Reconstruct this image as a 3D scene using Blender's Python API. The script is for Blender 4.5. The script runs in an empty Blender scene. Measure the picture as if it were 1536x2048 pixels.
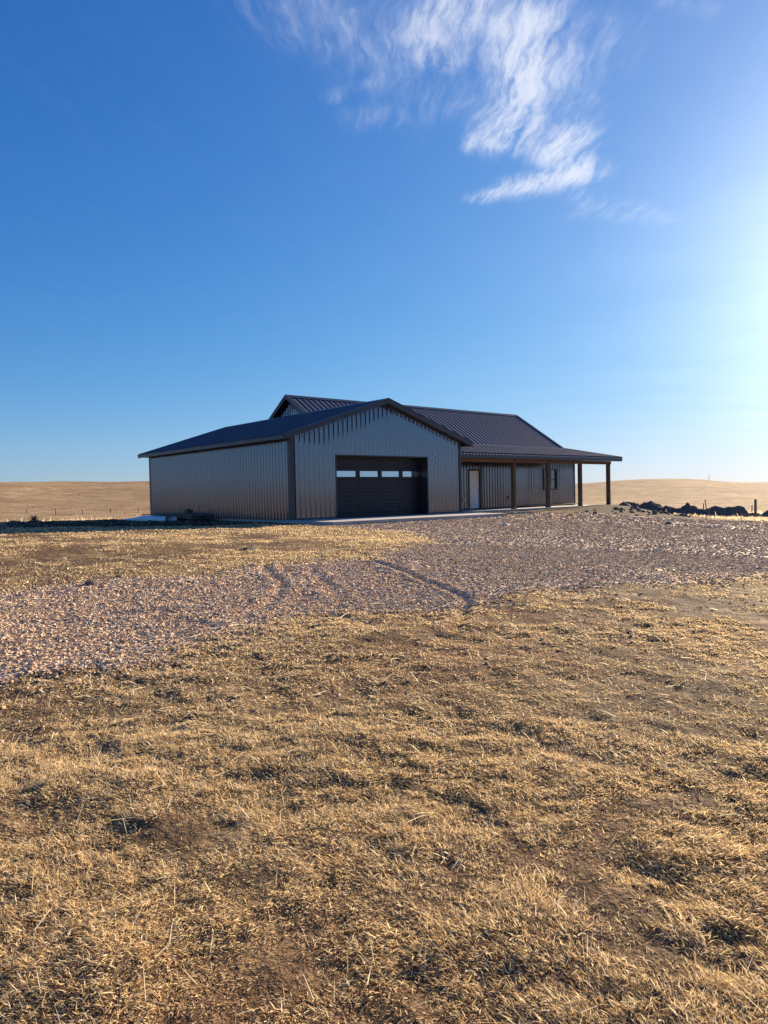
import bpy, math, random
import numpy as np
from mathutils import Vector, Matrix

# ------------------------------------------------------------------ camera
scene = bpy.context.scene
COL = scene.collection
R_ = math.radians
cam_d = bpy.data.cameras.new("camera"); cam = bpy.data.objects.new("camera", cam_d); COL.objects.link(cam)
scene.camera = cam
YAW, PITCH, ROLL, FPX = -0.7022, -0.0256, -0.0204, 1422.14
def _axes():
    cy, sy = math.cos(YAW), math.sin(YAW); cp, sp = math.cos(PITCH), math.sin(PITCH); cr, sr = math.cos(ROLL), math.sin(ROLL)
    fw = Vector((-sy, cy, 0)); rt = Vector((cy, sy, 0)); up = Vector((0, 0, 1))
    F = fw*cp + up*sp; U = up*cp - fw*sp
    return rt*cr + U*sr, U*cr - rt*sr, F
_r, _u, _f = _axes()
cam.matrix_world = Matrix(((_r.x, _u.x, -_f.x, -14.48), (_r.y, _u.y, -_f.y, -22.43), (_r.z, _u.z, -_f.z, 0.917), (0, 0, 0, 1)))
cam_d.sensor_fit = 'VERTICAL'; cam_d.sensor_height = 36.0; cam_d.lens = 36.0*FPX/2048.0
cam_d.clip_start = 0.1; cam_d.clip_end = 20000

# ------------------------------------------------------------------ light
SUN_EL, SUN_TH = 13.8, 11.0           # degrees; heading measured from +X towards +Y
SKY_STRENGTH = 0.074
EXPOSURE = 1.5
scene.render.engine = 'CYCLES'
vs = scene.view_settings
vs.view_transform = 'Standard'; vs.look = 'None'; vs.gamma = 1.0; vs.exposure = EXPOSURE; vs.use_curve_mapping = False
sd = Vector((math.cos(R_(SUN_EL))*math.cos(R_(SUN_TH)), math.cos(R_(SUN_EL))*math.sin(R_(SUN_TH)), math.sin(R_(SUN_EL))))
sun_d = bpy.data.lights.new("sun", 'SUN'); sun = bpy.data.objects.new("sun", sun_d); COL.objects.link(sun)
sun_d.energy = 5.0; sun_d.angle = R_(0.53); sun_d.color = (1.0, 0.81, 0.58)
sun.rotation_euler = sd.to_track_quat('Z', 'Y').to_euler()
sun.location = (60, 10, 30)

class NT:
    """small helper round a node tree"""
    def __init__(s, tree): s.t = tree; s.n = tree.nodes; s.l = tree.links
    def new(s, typ, **kw):
        n = s.n.new(typ)
        for k, v in kw.items():
            if k == 'ins':
                for i, val in v.items():
                    s.put(n, i, val)
            else: setattr(n, k, v)
        return n
    def put(s, n, i, val):
        if hasattr(val, 'is_output') or isinstance(val, bpy.types.NodeSocket): s.l.new(val, n.inputs[i])
        else: n.inputs[i].default_value = val
    def math(s, op, a, b=0.0, c=0.0, clamp=False):
        n = s.new('ShaderNodeMath', operation=op, use_clamp=clamp)
        s.put(n, 0, a); s.put(n, 1, b)
        if op in ('MULTIPLY_ADD', 'SMOOTH_MIN', 'SMOOTH_MAX', 'COMPARE'): s.put(n, 2, c)
        return n.outputs[0]
    def rng(s, v, a, b, c=0.0, d=1.0, smooth=False):
        n = s.new('ShaderNodeMapRange', interpolation_type='SMOOTHSTEP' if smooth else 'LINEAR', clamp=True)
        s.put(n, 0, v); n.inputs[1].default_value = a; n.inputs[2].default_value = b; n.inputs[3].default_value = c; n.inputs[4].default_value = d
        return n.outputs[0]
    def mix(s, f, a, b, mode='MIX'):
        n = s.new('ShaderNodeMix', data_type='RGBA', blend_type=mode)
        s.put(n, 0, f); s.put(n, 6, a); s.put(n, 7, b)
        return n.outputs[2]
    def noise(s, vec, scale, detail=4, rough=0.55, dist=0.0, col=False):
        n = s.new('ShaderNodeTexNoise'); s.put(n, 'Vector', vec); n.inputs['Scale'].default_value = scale
        n.inputs['Detail'].default_value = detail; n.inputs['Roughness'].default_value = rough; n.inputs['Distortion'].default_value = dist
        return n.outputs[1 if col else 0]
    def vmath(s, op, a, b=(0, 0, 0)):
        n = s.new('ShaderNodeVectorMath', operation=op); s.put(n, 0, a)
        if op == 'SCALE': s.put(n, 3, b)
        else: s.put(n, 1, b)
        return n.outputs[1 if op in ('DOT_PRODUCT', 'LENGTH') else 0]
    def mapping(s, vec, scale=(1, 1, 1), rot=(0, 0, 0), loc=(0, 0, 0)):
        n = s.new('ShaderNodeMapping'); s.put(n, 0, vec); n.inputs[1].default_value = loc; n.inputs[2].default_value = rot; n.inputs[3].default_value = scale
        return n.outputs[0]

# ------------------------------------------------------------------ sky with thin cirrus
world = bpy.data.worlds.new("World"); scene.world = world; world.use_nodes = True
W = NT(world.node_tree)
bg = world.node_tree.nodes['Background']
sky = W.new('ShaderNodeTexSky', sky_type='NISHITA', sun_disc=False, sun_elevation=R_(SUN_EL), sun_rotation=R_(90-SUN_TH),
            altitude=900, air_density=1.0, dust_density=0.12, ozone_density=2.6)
hs = W.new('ShaderNodeHueSaturation', ins={'Saturation': 1.22, 'Value': 1.0, 'Fac': 1.0, 'Color': sky.outputs[0]})
skyt = W.mix(1.0, hs.outputs[0], (0.46, 0.745, 1.42, 1), 'MULTIPLY')     # clear dry winter air: deep blue
skycol = W.vmath('DIVIDE', skyt, W.vmath('ADD', W.vmath('MULTIPLY', skyt, (0.13, 0.165, 0.155)), (1.0, 1.0, 1.0)))  # soft shoulder near the sun
gen = W.new('ShaderNodeTexCoord').outputs['Generated']
dirn = W.vmath('NORMALIZE', gen)
sep = W.new('ShaderNodeSeparateXYZ'); W.put(sep, 0, dirn)
zz = W.math('MAXIMUM', sep.outputs[2], 0.06)
comb = W.new('ShaderNodeCombineXYZ'); W.put(comb, 0, W.math('DIVIDE', sep.outputs[0], zz)); W.put(comb, 1, W.math('DIVIDE', sep.outputs[1], zz))
uv = comb.outputs[0]                                             # the cloud layer as a flat sheet one unit up
w1 = W.vmath('SUBTRACT', W.noise(uv, 2.4, 3, 0.5, col=True), (0.5, 0.5, 0.5))
w2 = W.vmath('SUBTRACT', W.noise(uv, 9.0, 4, 0.6, col=True), (0.5, 0.5, 0.5))
uvw = W.vmath('ADD', W.vmath('ADD', uv, W.vmath('SCALE', w1, 0.16)), W.vmath('SCALE', w2, 0.035))
sepw = W.new('ShaderNodeSeparateXYZ'); W.put(sepw, 0, uvw)
ux, uy = sepw.outputs[0], sepw.outputs[1]
CIRRUS = [(1.265, 0.954, 1.397, 1.093, 0.094, 1.0), (1.397, 1.093, 1.616, 1.339, 0.078, 1.0), (1.394, 0.95, 1.476, 1.14, 0.124, 0.55), (1.099, 0.962, 1.172, 1.172, 0.082, 0.7), (1.013, 0.995, 1.093, 1.122, 0.064, 0.8), (0.838, 1.187, 1.134, 1.25, 0.15, 0.37), (0.807, 1.25, 0.998, 1.263, 0.10, 0.3), (1.097, 1.363, 1.066, 1.476, 0.037, 0.35), (1.191, 1.515, 1.422, 1.226, 0.074, 0.3), (1.292, 1.313, 1.409, 1.165, 0.124, 0.3), (1.723, 1.219, 1.907, 1.333, 0.087, 0.85), (1.842, 1.627, 1.907, 1.478, 0.053, 0.7), (1.894, 1.489, 1.954, 1.319, 0.087, 0.95), (1.928, 1.338, 2.269, 1.45, 0.071, 0.38), (2.232, 1.467, 2.488, 1.401, 0.065, 0.32), (2.295, 1.348, 2.549, 1.355, 0.055, 0.34), (1.566, 1.099, 1.741, 1.223, 0.079, 0.45), (1.416, 0.727, 1.503, 0.696, 0.04, 0.3)]
acc = None
for (ax, ay, bx_, by_, wd, st) in CIRRUS:
    dx, dy = bx_-ax, by_-ay; L2 = dx*dx+dy*dy
    px = W.math('SUBTRACT', ux, ax); py = W.math('SUBTRACT', uy, ay)
    t = W.math('MULTIPLY_ADD', px, dx/L2, W.math('MULTIPLY', py, dy/L2)); t = W.math('ADD', t, 0.0, clamp=True)
    ex = W.math('MULTIPLY_ADD', t, -dx, px); ey = W.math('MULTIPLY_ADD', t, -dy, py)
    d = W.math('SQRT', W.math('ADD', W.math('MULTIPLY', ex, ex), W.math('MULTIPLY', ey, ey)))
    k = W.rng(d, 0.0, wd*2.1, st, 0.0, smooth=True)
    acc = k if acc is None else W.math('SMOOTH_MAX', acc, k, 0.12)
along = W.mapping(uvw, rot=(0, 0, R_(-52)))
fib = W.noise(W.mapping(along, scale=(1.0, 3.6, 1)), 3.6, 8, 0.60, 0.35)
fib2 = W.noise(W.mapping(along, scale=(1.0, 5.0, 1)), 11.0, 7, 0.60, 0.3)
tex = W.math('MULTIPLY_ADD', fib2, 0.45, W.math('MULTIPLY', fib, 0.9))
dens = W.math('MULTIPLY', acc, W.rng(tex, 0.42, 0.92, 0.02, 1.4))
dens = W.rng(dens, 0.03, 1.05, 0.0, 0.80, smooth=True)
# forward scattering of the thin high cloud and dust round the sun
cs = W.vmath('DOT_PRODUCT', dirn, tuple(sd)); cs = W.math('MAXIMUM', cs, 0.0)
glow = W.math('ADD', W.math('MULTIPLY', W.math('POWER', cs, 6.0), 0.15), W.math('MULTIPLY', W.math('POWER', cs, 40.0), 0.7))
veiltex = W.rng(W.noise(uvw, 0.8, 4, 0.5), 0.3, 0.75, 0.86, 1.06)
veil = W.math('MULTIPLY', glow, veiltex)
cloudcol = W.mix(1.0, (3.9, 4.1, 4.7, 1), (1, 1, 1, 1), 'MULTIPLY')
c1 = W.mix(dens, skycol, cloudcol)
vc = W.new('ShaderNodeMix', data_type='RGBA', blend_type='ADD', clamp_factor=False)
W.put(vc, 0, veil); W.put(vc, 6, c1); W.put(vc, 7, (5.2, 5.2, 5.2, 1))
W.put(bg, 'Color', vc.outputs[2]); bg.inputs['Strength'].default_value = SKY_STRENGTH

# ------------------------------------------------------------------ helpers
def tag(o, label=None, cat=None, group=None, kind=None):
    if label: o['label'] = label
    if cat: o['category'] = cat
    if group: o['group'] = group
    if kind: o['kind'] = kind
    return o
def empty(name, loc=(0, 0, 0), rz=0.0):
    o = bpy.data.objects.new(name, None); COL.objects.link(o); o.location = loc; o.rotation_euler = (0, 0, rz); o.empty_display_size = .3
    return o
def mesh_np(name, V, F, mat=None, parent=None, attr=None, smooth=False, mats=None, midx=None):
    """V (n,3); F list of (m,k) int arrays, k corners each"""
    me = bpy.data.meshes.new(name)
    V = np.asarray(V, np.float32); me.vertices.add(len(V)); me.vertices.foreach_set('co', V.ravel())
    F = [np.asarray(f, np.int32) for f in F if len(f)]
    tot = sum(f.size for f in F); nf = sum(len(f) for f in F)
    me.loops.add(tot); me.polygons.add(nf)
    me.loops.foreach_set('vertex_index', np.concatenate([f.ravel() for f in F]))
    st = []; c = 0
    for f in F:
        st.append(c+np.arange(len(f))*f.shape[1]); c += f.size
    me.polygons.foreach_set('loop_start', np.concatenate(st).astype(np.int32))
    me.polygons.foreach_set('use_smooth', np.full(nf, smooth, dtype=bool))
    if attr:
        for an, (ty, arr) in attr.items():
            a = me.attributes.new(an, ty, 'POINT')
            a.data.foreach_set('value' if ty == 'FLOAT' else 'color', np.asarray(arr, np.float32).ravel())
    me.update(calc_edges=True)
    if mat: me.materials.append(mat)
    o = bpy.data.objects.new(name, me); COL.objects.link(o)
    if parent: o.parent = parent
    return o
class MB:
    """collects boxes, prisms and quads into ONE mesh"""
    def __init__(s): s.v = []; s.f = []
    def add(s, vs_, fs):
        b = len(s.v); s.v += [tuple(map(float, v)) for v in vs_]; s.f += [tuple(i+b for i in f) for f in fs]; return s
    def box(s, x0, x1, y0, y1, z0, z1):
        return s.add([(x0,y0,z0),(x1,y0,z0),(x1,y1,z0),(x0,y1,z0),(x0,y0,z1),(x1,y0,z1),(x1,y1,z1),(x0,y1,z1)],
                     [(0,3,2,1),(4,5,6,7),(0,1,5,4),(1,2,6,5),(2,3,7,6),(3,0,4,7)])
    def hexa(s, a, b):
        """solid between two quads a and b (matching corners)"""
        return s.add(list(a)+list(b), [(3,2,1,0),(4,5,6,7),(0,1,5,4),(1,2,6,5),(2,3,7,6),(3,0,4,7)])
    def quad(s, a, b, c, d): return s.add([a,b,c,d], [(0,1,2,3)])
    def tube(s, pts, r, n=8):
        pts = [Vector(p) for p in pts]; rings = []
        for i, p in enumerate(pts):
            d = (pts[min(i+1, len(pts)-1)]-pts[max(i-1, 0)]).normalized()
            u = d.cross(Vector((0, 0, 1)) if abs(d.z) < .9 else Vector((1, 0, 0))).normalized(); w = d.cross(u)
            rr = r[i] if isinstance(r, (list, tuple)) else r
            rings.append([p+u*math.cos(2*math.pi*k/n)*rr+w*math.sin(2*math.pi*k/n)*rr for k in range(n)])
        vs_ = [v for q in rings for v in q]; fs = []
        for i in range(len(rings)-1):
            for k in range(n): fs.append((i*n+k, i*n+(k+1)%n, (i+1)*n+(k+1)%n, (i+1)*n+k))
        fs += [tuple(range(n))[::-1], tuple((len(rings)-1)*n+k for k in range(n))]
        return s.add(vs_, fs)
    def build(s, name, mat, parent=None, bevel=0.0, smooth=False):
        me = bpy.data.meshes.new(name); me.from_pydata(s.v, [], s.f); me.update()
        if mat: me.materials.append(mat)
        if smooth: me.polygons.foreach_set('use_smooth', [True]*len(me.polygons))
        o = bpy.data.objects.new(name, me); COL.objects.link(o)
        if parent: o.parent = parent
        if bevel:
            m = o.modifiers.new('bevel', 'BEVEL'); m.width = bevel; m.segments = 2; m.limit_method = 'ANGLE'; m.angle_limit = R_(40)
        return o
def material(name):
    m = bpy.data.materials.new(name); m.use_nodes = True
    N = NT(m.node_tree); p = m.node_tree.nodes['Principled BSDF']
    return m, N, p

# ------------------------------------------------------------------ numpy noise
def _hash(ix, iy, seed):
    h = (ix.astype(np.int64)*374761393 + iy.astype(np.int64)*668265263 + seed*1442695041) & 0xffffffff
    h = ((h ^ (h >> 13))*1274126177) & 0xffffffff
    h = (h ^ (h >> 16)) & 0xffffff
    return h/float(0xffffff)
def vnoise(x, y, cell, seed=0):
    x = np.asarray(x)/cell; y = np.asarray(y)/cell
    ix = np.floor(x); iy = np.floor(y); fx = x-ix; fy = y-iy
    fx = fx*fx*fx*(fx*(fx*6-15)+10); fy = fy*fy*fy*(fy*(fy*6-15)+10)
    a = _hash(ix, iy, seed); b = _hash(ix+1, iy, seed); c = _hash(ix, iy+1, seed); d = _hash(ix+1, iy+1, seed)
    return (a*(1-fx)+b*fx)*(1-fy)+(c*(1-fx)+d*fx)*fy
def fbm(x, y, cell, seed=0, oct_=4, gain=.5):
    s = 0; a = 1; t = 0
    for i in range(oct_):
        ca, sa = math.cos(i*.7+.3), math.sin(i*.7+.3)
        s = s+a*vnoise(x*ca-y*sa, x*sa+y*ca, cell/2**i, seed+i*17); t += a; a *= gain
    return s/t

# ------------------------------------------------------------------ terrain
CAMX, CAMY = -14.48, -22.43
CTRL = np.array([
 (-14.5,-22.4,-.72),(-13,-20,-.70),(-20,-24,-.68),(-5,-25,-.76),(-12.5,-15,-.53),(-8,-16,-.55),(-2,-17.5,-.62),(6,-18,-.78),(-18,-17,-.5),
 (-12,-10,-.20),(-9,-11,-.28),(-4.6,-11.7,-.34),(-3,-9,-.24),(3,-10,-.36),(10,-10,-.52),(18,-10,-.75),(4,-6.5,-.22),(-4,-5.5,-.10),
 (-17,-9,.0),(-16,-2,.22),(-11,-3,.20),(-8,0,.13),(-3,-1.2,-.05),(-0.6,-3.3,-.12),(4,-3.4,-.12),(8.5,-3.3,-.12),(10,-1.5,-.13),(12,-.3,-.10),(16,0.2,-.06),(18.5,0.3,-.02),(21,0.3,.04),(23.6,.5,.07),(24.5,1.6,.02),
 (19.5,-4.5,-.60),(22.5,-3,-.58),(24.3,-1.9,-.62),(21,-2,-.30),(25.6,-.5,-.62),(27,-5.5,-.95),(14,-4.2,-.34),(26.2,-1.2,-.62),(25.4,4,-.35),(24.5,8,-.4),
 (-2.5,6,-.08),(-2,10,-.06),(-3,15,-.12),(-6,9,.03),(-12,8,.10),(-20,5,.1),(-28,-4,.1),(-30,-15,-.2),
 (3,1.5,-.15),(4,7,-.15),(14,3,-.15),(15,9,-.2),(20,3,-.13),(6,14,-.3),(18,14,-.5),
 (28,-3,-.9),(27,-8,-.92),(34,-3,-1.0),(38,-16,-1.15),(24,-20,-.95),(45,8,-1.5),(-3,26,-.75),(-12,20,-.3),(-22,16,-.2),(10,24,-1.0),(25,22,-1.2),
 (-8,40,-1.5),(20,45,-1.8),(50,30,-1.9),(60,-10,-1.8),(55,-35,-1.6),(-40,25,-.8),(-40,-30,-.6),(0,-45,-1.0),(35,-45,-1.3),(-30,-50,-.8)], float)
def _rbf():
    d = np.hypot(CTRL[:,None,0]-CTRL[None,:,0], CTRL[:,None,1]-CTRL[None,:,1])
    n = len(CTRL)
    A = np.zeros((n+3,n+3)); A[:n,:n] = d + np.eye(n)*-.35     # linear kernel, lightly smoothed
    A[:n,n]=1; A[:n,n+1:]=CTRL[:,:2]; A[n:,:n]=A[:n,n:].T
    return np.linalg.solve(A, np.r_[CTRL[:,2],0,0,0])
RBF = _rbf()
def sstep(a,b,x):
    t=np.clip((x-a)/(b-a),0,1); return t*t*(3-2*t)
RIDGE_A = np.radians([-180,-90,-45,-28,-12,0,8,15.5,18,20.5,22.5,24,25.6,27,29,45,90,180])
RIDGE_H = np.array([  2,   2,  15, 15.8,13.4,10,7,6.2,7.6,8.0,7.6,6.2,4.2,2.4,1.5,1.5,2,2.])
def height(x,y):
    x=np.asarray(x,float); y=np.asarray(y,float); sh=x.shape
    xf=x.ravel(); yf=y.ravel(); out=np.empty_like(xf)
    r=np.hypot(xf-CAMX,yf-CAMY)
    az=np.arctan2((xf-CAMX)*.7633-(yf-CAMY)*.6459,(xf-CAMX)*.6459+(yf-CAMY)*.7633)
    far=np.interp(az,RIDGE_A,RIDGE_H)
    v=-2.0-0.6*np.sin(az*3)*0
    fz=v+(far-v)*sstep(150,640,r)+ (2.0*np.sin(xf*.011+1)+1.6*np.cos(yf*.013))*sstep(200,420,r)*(1-sstep(430,600,r))*.35 - sstep(700,4000,r)*6
    near=np.full_like(xf,-2.0); m=r<140
    idx=np.nonzero(m)[0]
    for k in range(0,len(idx),60000):
        i=idx[k:k+60000]
        d=np.sqrt((xf[i,None]-CTRL[None,:,0])**2+(yf[i,None]-CTRL[None,:,1])**2+.8)
        near[i]=d@RBF[:-3]+RBF[-3]+xf[i]*RBF[-2]+yf[i]*RBF[-1]
    near=np.maximum(near,-2.4)
    w=sstep(55,130,r)
    return (near*(1-w)+fz*w).reshape(sh)

# ------------------------------------------------------------------ plan of the yard
def seg_d(x, y, pts):
    d = np.full(np.shape(x), 1e9)
    for (ax, ay), (bx, by) in zip(pts[:-1], pts[1:]):
        dx, dy = bx-ax, by-ay; t = np.clip(((x-ax)*dx+(y-ay)*dy)/(dx*dx+dy*dy+1e-9), 0, 1)
        d = np.minimum(d, np.hypot(x-ax-t*dx, y-ay-t*dy))
    return d
def poly_sd(x, y, P):
    """signed distance to a polygon, positive inside"""
    ins = np.zeros(np.shape(x), bool); n = len(P)
    for i in range(n):
        (ax, ay), (bx, by) = P[i], P[(i+1) % n]
        c = ((ay > y) != (by > y)) & (x < (bx-ax)*(y-ay)/(by-ay+1e-12)+ax); ins ^= c
    d = seg_d(x, y, list(P)+[P[0]])
    return np.where(ins, d, -d)
DRIVE = [(-24,-17.5),(-18,-16.6),(-13.1,-15.7),(-12.05,-15.5),(-10.6,-15.3),(-8.9,-15.5),(-7.2,-15.8),(-5.5,-15.75),(-3.5,-16.3),(-.8,-17.05),(5,-18.6),(14,-19.5),
         (20,-15),(22,-10.5),(21,-7.6),(18,-5.6),(15.5,-2.6),(12,-.3),(9.2,.9),(8.8,-2.9),(-.3,-2.95),(-.9,-4.2),(-.6,-7.4),(-2.4,-9.9),(-4.3,-11.3),(-7.4,-11.7),(-9.2,-11.95),(-10.7,-11.8),(-12.2,-11.6),(-17,-11.2),(-24,-10.6)]
def gravel_mask(x, y):
    return poly_sd(x, y, DRIVE) + (fbm(x, y, 2.2, 91, 5, .62)-.5)*2.0
RUTS = [([(-7.9,-11.3),(-8.26,-11.9),(-8.69,-13.15),(-9.29,-13.97),(-9.9,-14.6),(-10.6,-15.0)], .085, .021),
        ([(-5.4,-10.9),(-5.92,-11.86),(-6.32,-13.19),(-6.84,-14.47),(-7.35,-15.69),(-8.1,-16.4),(-9.0,-17.1)], .08, .026),
        ([(-6.3,-10.6),(-7.6,-12.3),(-8.2,-13.6),(-8.9,-14.9),(-10.2,-16.0)], .10, .014),
        ([(-11.6,-13.9),(-10.4,-14.4),(-9.0,-14.2)], .14, .014)]
def soil_shade_mask(x, y):
    """bare dug earth: the bank at the porch end, the strip beside the garage widened to darken its shadow band, the spoil heaps' feet"""
    a = np.exp(-(((x-20.8)/4.8)**4+((y+1.8)/3.2)**4))*1.2; b = np.exp(-(((x+5.0)/6.5)**2+((y-5)/7.5)**2))*1.1*sstep(-2.6, -.2, y+x*.14)  # b: bare earth spread over the garage's shade to paint it darker
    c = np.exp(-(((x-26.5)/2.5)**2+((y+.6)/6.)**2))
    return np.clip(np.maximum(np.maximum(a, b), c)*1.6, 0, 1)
def relief(x, y):
    """small ground relief: hummocks and clods near, ruts in the gravel"""
    r = np.hypot(x-CAMX, y-CAMY)
    g = sstep(-.3, .3, gravel_mask(x, y))
    h = (fbm(x, y, 1.9, 3, 2)-.5)*.06*(1-.6*g)
    c = fbm(x, y, .42, 11, 2); h = h+(c-.5)*.036*(1-sstep(16, 34, r))*(1-.75*g)
    c2 = fbm(x, y, .21, 23, 4, .62); h = h+(c2-.5)*.058*(1-sstep(8, 16, r))*(1-.6*g)
    h = h+(fbm(x, y, .7, 37, 5, .68)-.5)*.32*soil_shade_mask(x, y)
    for pts, wd, dp in RUTS:
        d = seg_d(x, y, pts); wob = .75+.5*vnoise(x, y, .5, 77)
        h = h + dp*wob*(-np.exp(-(d/wd)**2)+.75*np.exp(-((d-2.0*wd)/(wd))**2))
    # flat under the building and its concrete
    box = np.maximum(np.maximum(-1.2-x, x-24.4), np.maximum(-3.6-y, y-14.2))
    return h*sstep(0, 1.6, box+.25)*1.0 + (fbm(x, y, 14., 5, 3)-.5)*.5*sstep(45, 90, r) + (fbm(x, y, 90., 7, 3)-.5)*5.0*sstep(150, 330, r)*(1-sstep(480, 640, r)*.65)
def ground_z(x, y):
    return height(x, y)+relief(np.asarray(x, float), np.asarray(y, float))

# ------------------------------------------------------------------ ground materials
def ground_material():
    m, N, p = material('dry_ground')
    co = N.new('ShaderNodeTexCoord').outputs['Object']
    soil_shade = N.new('ShaderNodeAttribute', attribute_name='soil_shade').outputs['Fac']
    prairie = N.new('ShaderNodeAttribute', attribute_name='prairie').outputs['Fac']
    n1 = N.noise(co, 0.9, 5, .6); n2 = N.noise(co, 5.0, 5, .65); n3 = N.noise(co, 34.0, 4, .7); n4 = N.noise(co, .16, 4, .6)
    g = N.math('MULTIPLY_ADD', n2, .55, N.math('MULTIPLY', n1, .55)); g = N.math('MULTIPLY_ADD', n3, .45, g); g = N.math('MULTIPLY_ADD', N.math('SUBTRACT', N.noise(N.mapping(co, scale=(1, 2.2, 1), rot=(0, 0, .6)), 95, 3, .7), .5), .5, g)
    dirt = N.mix(N.rng(n3, .3, .7), (.070, .043, .025, 1), (.165, .108, .064, 1))
    straw = N.mix(N.rng(n2, .3, .7), (.36, .24, .115, 1), (.54, .385, .20, 1))
    yard = N.mix(N.rng(g, .74, 1.05, 0, 1, True), dirt, straw)
    red = N.mix(N.rng(n4, .46, .62), yard, N.mix(.5, yard, (.24, .12, .055, 1)))
    # uncut prairie: fine pale stems over a redder under-storey
    pn1 = N.noise(N.mapping(co, scale=(1, 1, .2)), .11, 6, .62); pn2 = N.noise(co, .9, 5, .7); pn3 = N.noise(co, .022, 5, .6)
    pg = N.math('MULTIPLY_ADD', pn2, .5, N.math('MULTIPLY', pn1, .6))
    pr = N.mix(N.rng(pg, .42, .66), (.22, .135, .068, 1), (.50, .36, .20, 1))
    pr = N.mix(N.rng(pn3, .42, .62), pr, N.mix(.6, pr, (.27, .165, .085, 1)))
    c = N.mix(prairie, red, pr)
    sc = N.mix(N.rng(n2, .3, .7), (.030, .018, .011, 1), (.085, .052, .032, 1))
    c = N.mix(soil_shade, c, sc)
    N.put(p, 'Base Color', c); p.inputs['Roughness'].default_value = .95; p.inputs['Specular IOR Level'].default_value = .1
    b1 = N.new('ShaderNodeBump', ins={'Height': n3, 'Strength': .9, 'Distance': .03})
    b2 = N.new('ShaderNodeBump', ins={'Height': n2, 'Strength': .8, 'Distance': .10, 'Normal': b1.outputs[0]})
    hb = N.math('MULTIPLY', pn2, prairie)
    b3 = N.new('ShaderNodeBump', ins={'Height': hb, 'Strength': .8, 'Distance': .55, 'Normal': b2.outputs[0]})
    N.put(p, 'Normal', b3.outputs[0])
    return m
def gravel_material():
    m, N, p = material('crushed_rock_bed')
    co = N.new('ShaderNodeTexCoord').outputs['Object']
    v = N.new('ShaderNodeTexVoronoi', ins={'Vector': co, 'Scale': 21.0, 'Randomness': 1.0})
    n1 = N.noise(co, .7, 4, .6); n2 = N.noise(co, 60, 3, .6)
    sp = N.new('ShaderNodeSeparateColor'); N.put(sp, 0, v.outputs['Color'])
    ra = N.new('ShaderNodeValToRGB'); N.put(ra, 0, sp.outputs[0])
    cr = ra.color_ramp; cr.elements[0].color = (.30, .21, .15, 1); cr.elements[1].color = (.78, .64, .48, 1)
    for pos, col in ((.3, (.48, .35, .25, 1)), (.6, (.60, .45, .33, 1)), (.85, (.68, .53, .40, 1))):
        e = cr.elements.new(pos); e.color = col
    c = N.mix(N.rng(n1, .45, .72, 0, .55), ra.outputs[0], (.40, .29, .20, 1))
    N.put(p, 'Base Color', c); p.inputs['Roughness'].default_value = .85; p.inputs['Specular IOR Level'].default_value = .25
    h = N.math('MULTIPLY_ADD', n2, .25, N.math('MULTIPLY', v.outputs['Distance'], -1.0))
    b = N.new('ShaderNodeBump', ins={'Height': h, 'Strength': .8, 'Distance': .022}); N.put(p, 'Normal', b.outputs[0])
    return m
def blade_material(name, rough=.8, transl=.35):
    m = bpy.data.materials.new(name); m.use_nodes = True; N = NT(m.node_tree); N.n.remove(m.node_tree.nodes['Principled BSDF'])
    a = N.new('ShaderNodeAttribute', attribute_name='tint').outputs['Color']
    d = N.new('ShaderNodeBsdfDiffuse', ins={'Color': a}); t = N.new('ShaderNodeBsdfTranslucent', ins={'Color': a})
    mx = N.new('ShaderNodeMixShader', ins={0: transl, 1: d.outputs[0], 2: t.outputs[0]})
    N.l.new(mx.outputs[0], N.n['Material Output'].inputs[0]); return m
def stone_material():
    m, N, p = material('crushed_rock')
    a = N.new('ShaderNodeAttribute', attribute_name='tint').outputs['Color']
    co = N.new('ShaderNodeTexCoord').outputs['Object']
    N.put(p, 'Base Color', N.mix(.5, a, N.mix(N.noise(co, 70, 3, .6), (.55, .5, .48, 1), (1.3, 1.3, 1.3, 1)), 'MULTIPLY'))
    p.inputs['Roughness'].default_value = .85; p.inputs['Specular IOR Level'].default_value = .15
    return m

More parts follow.
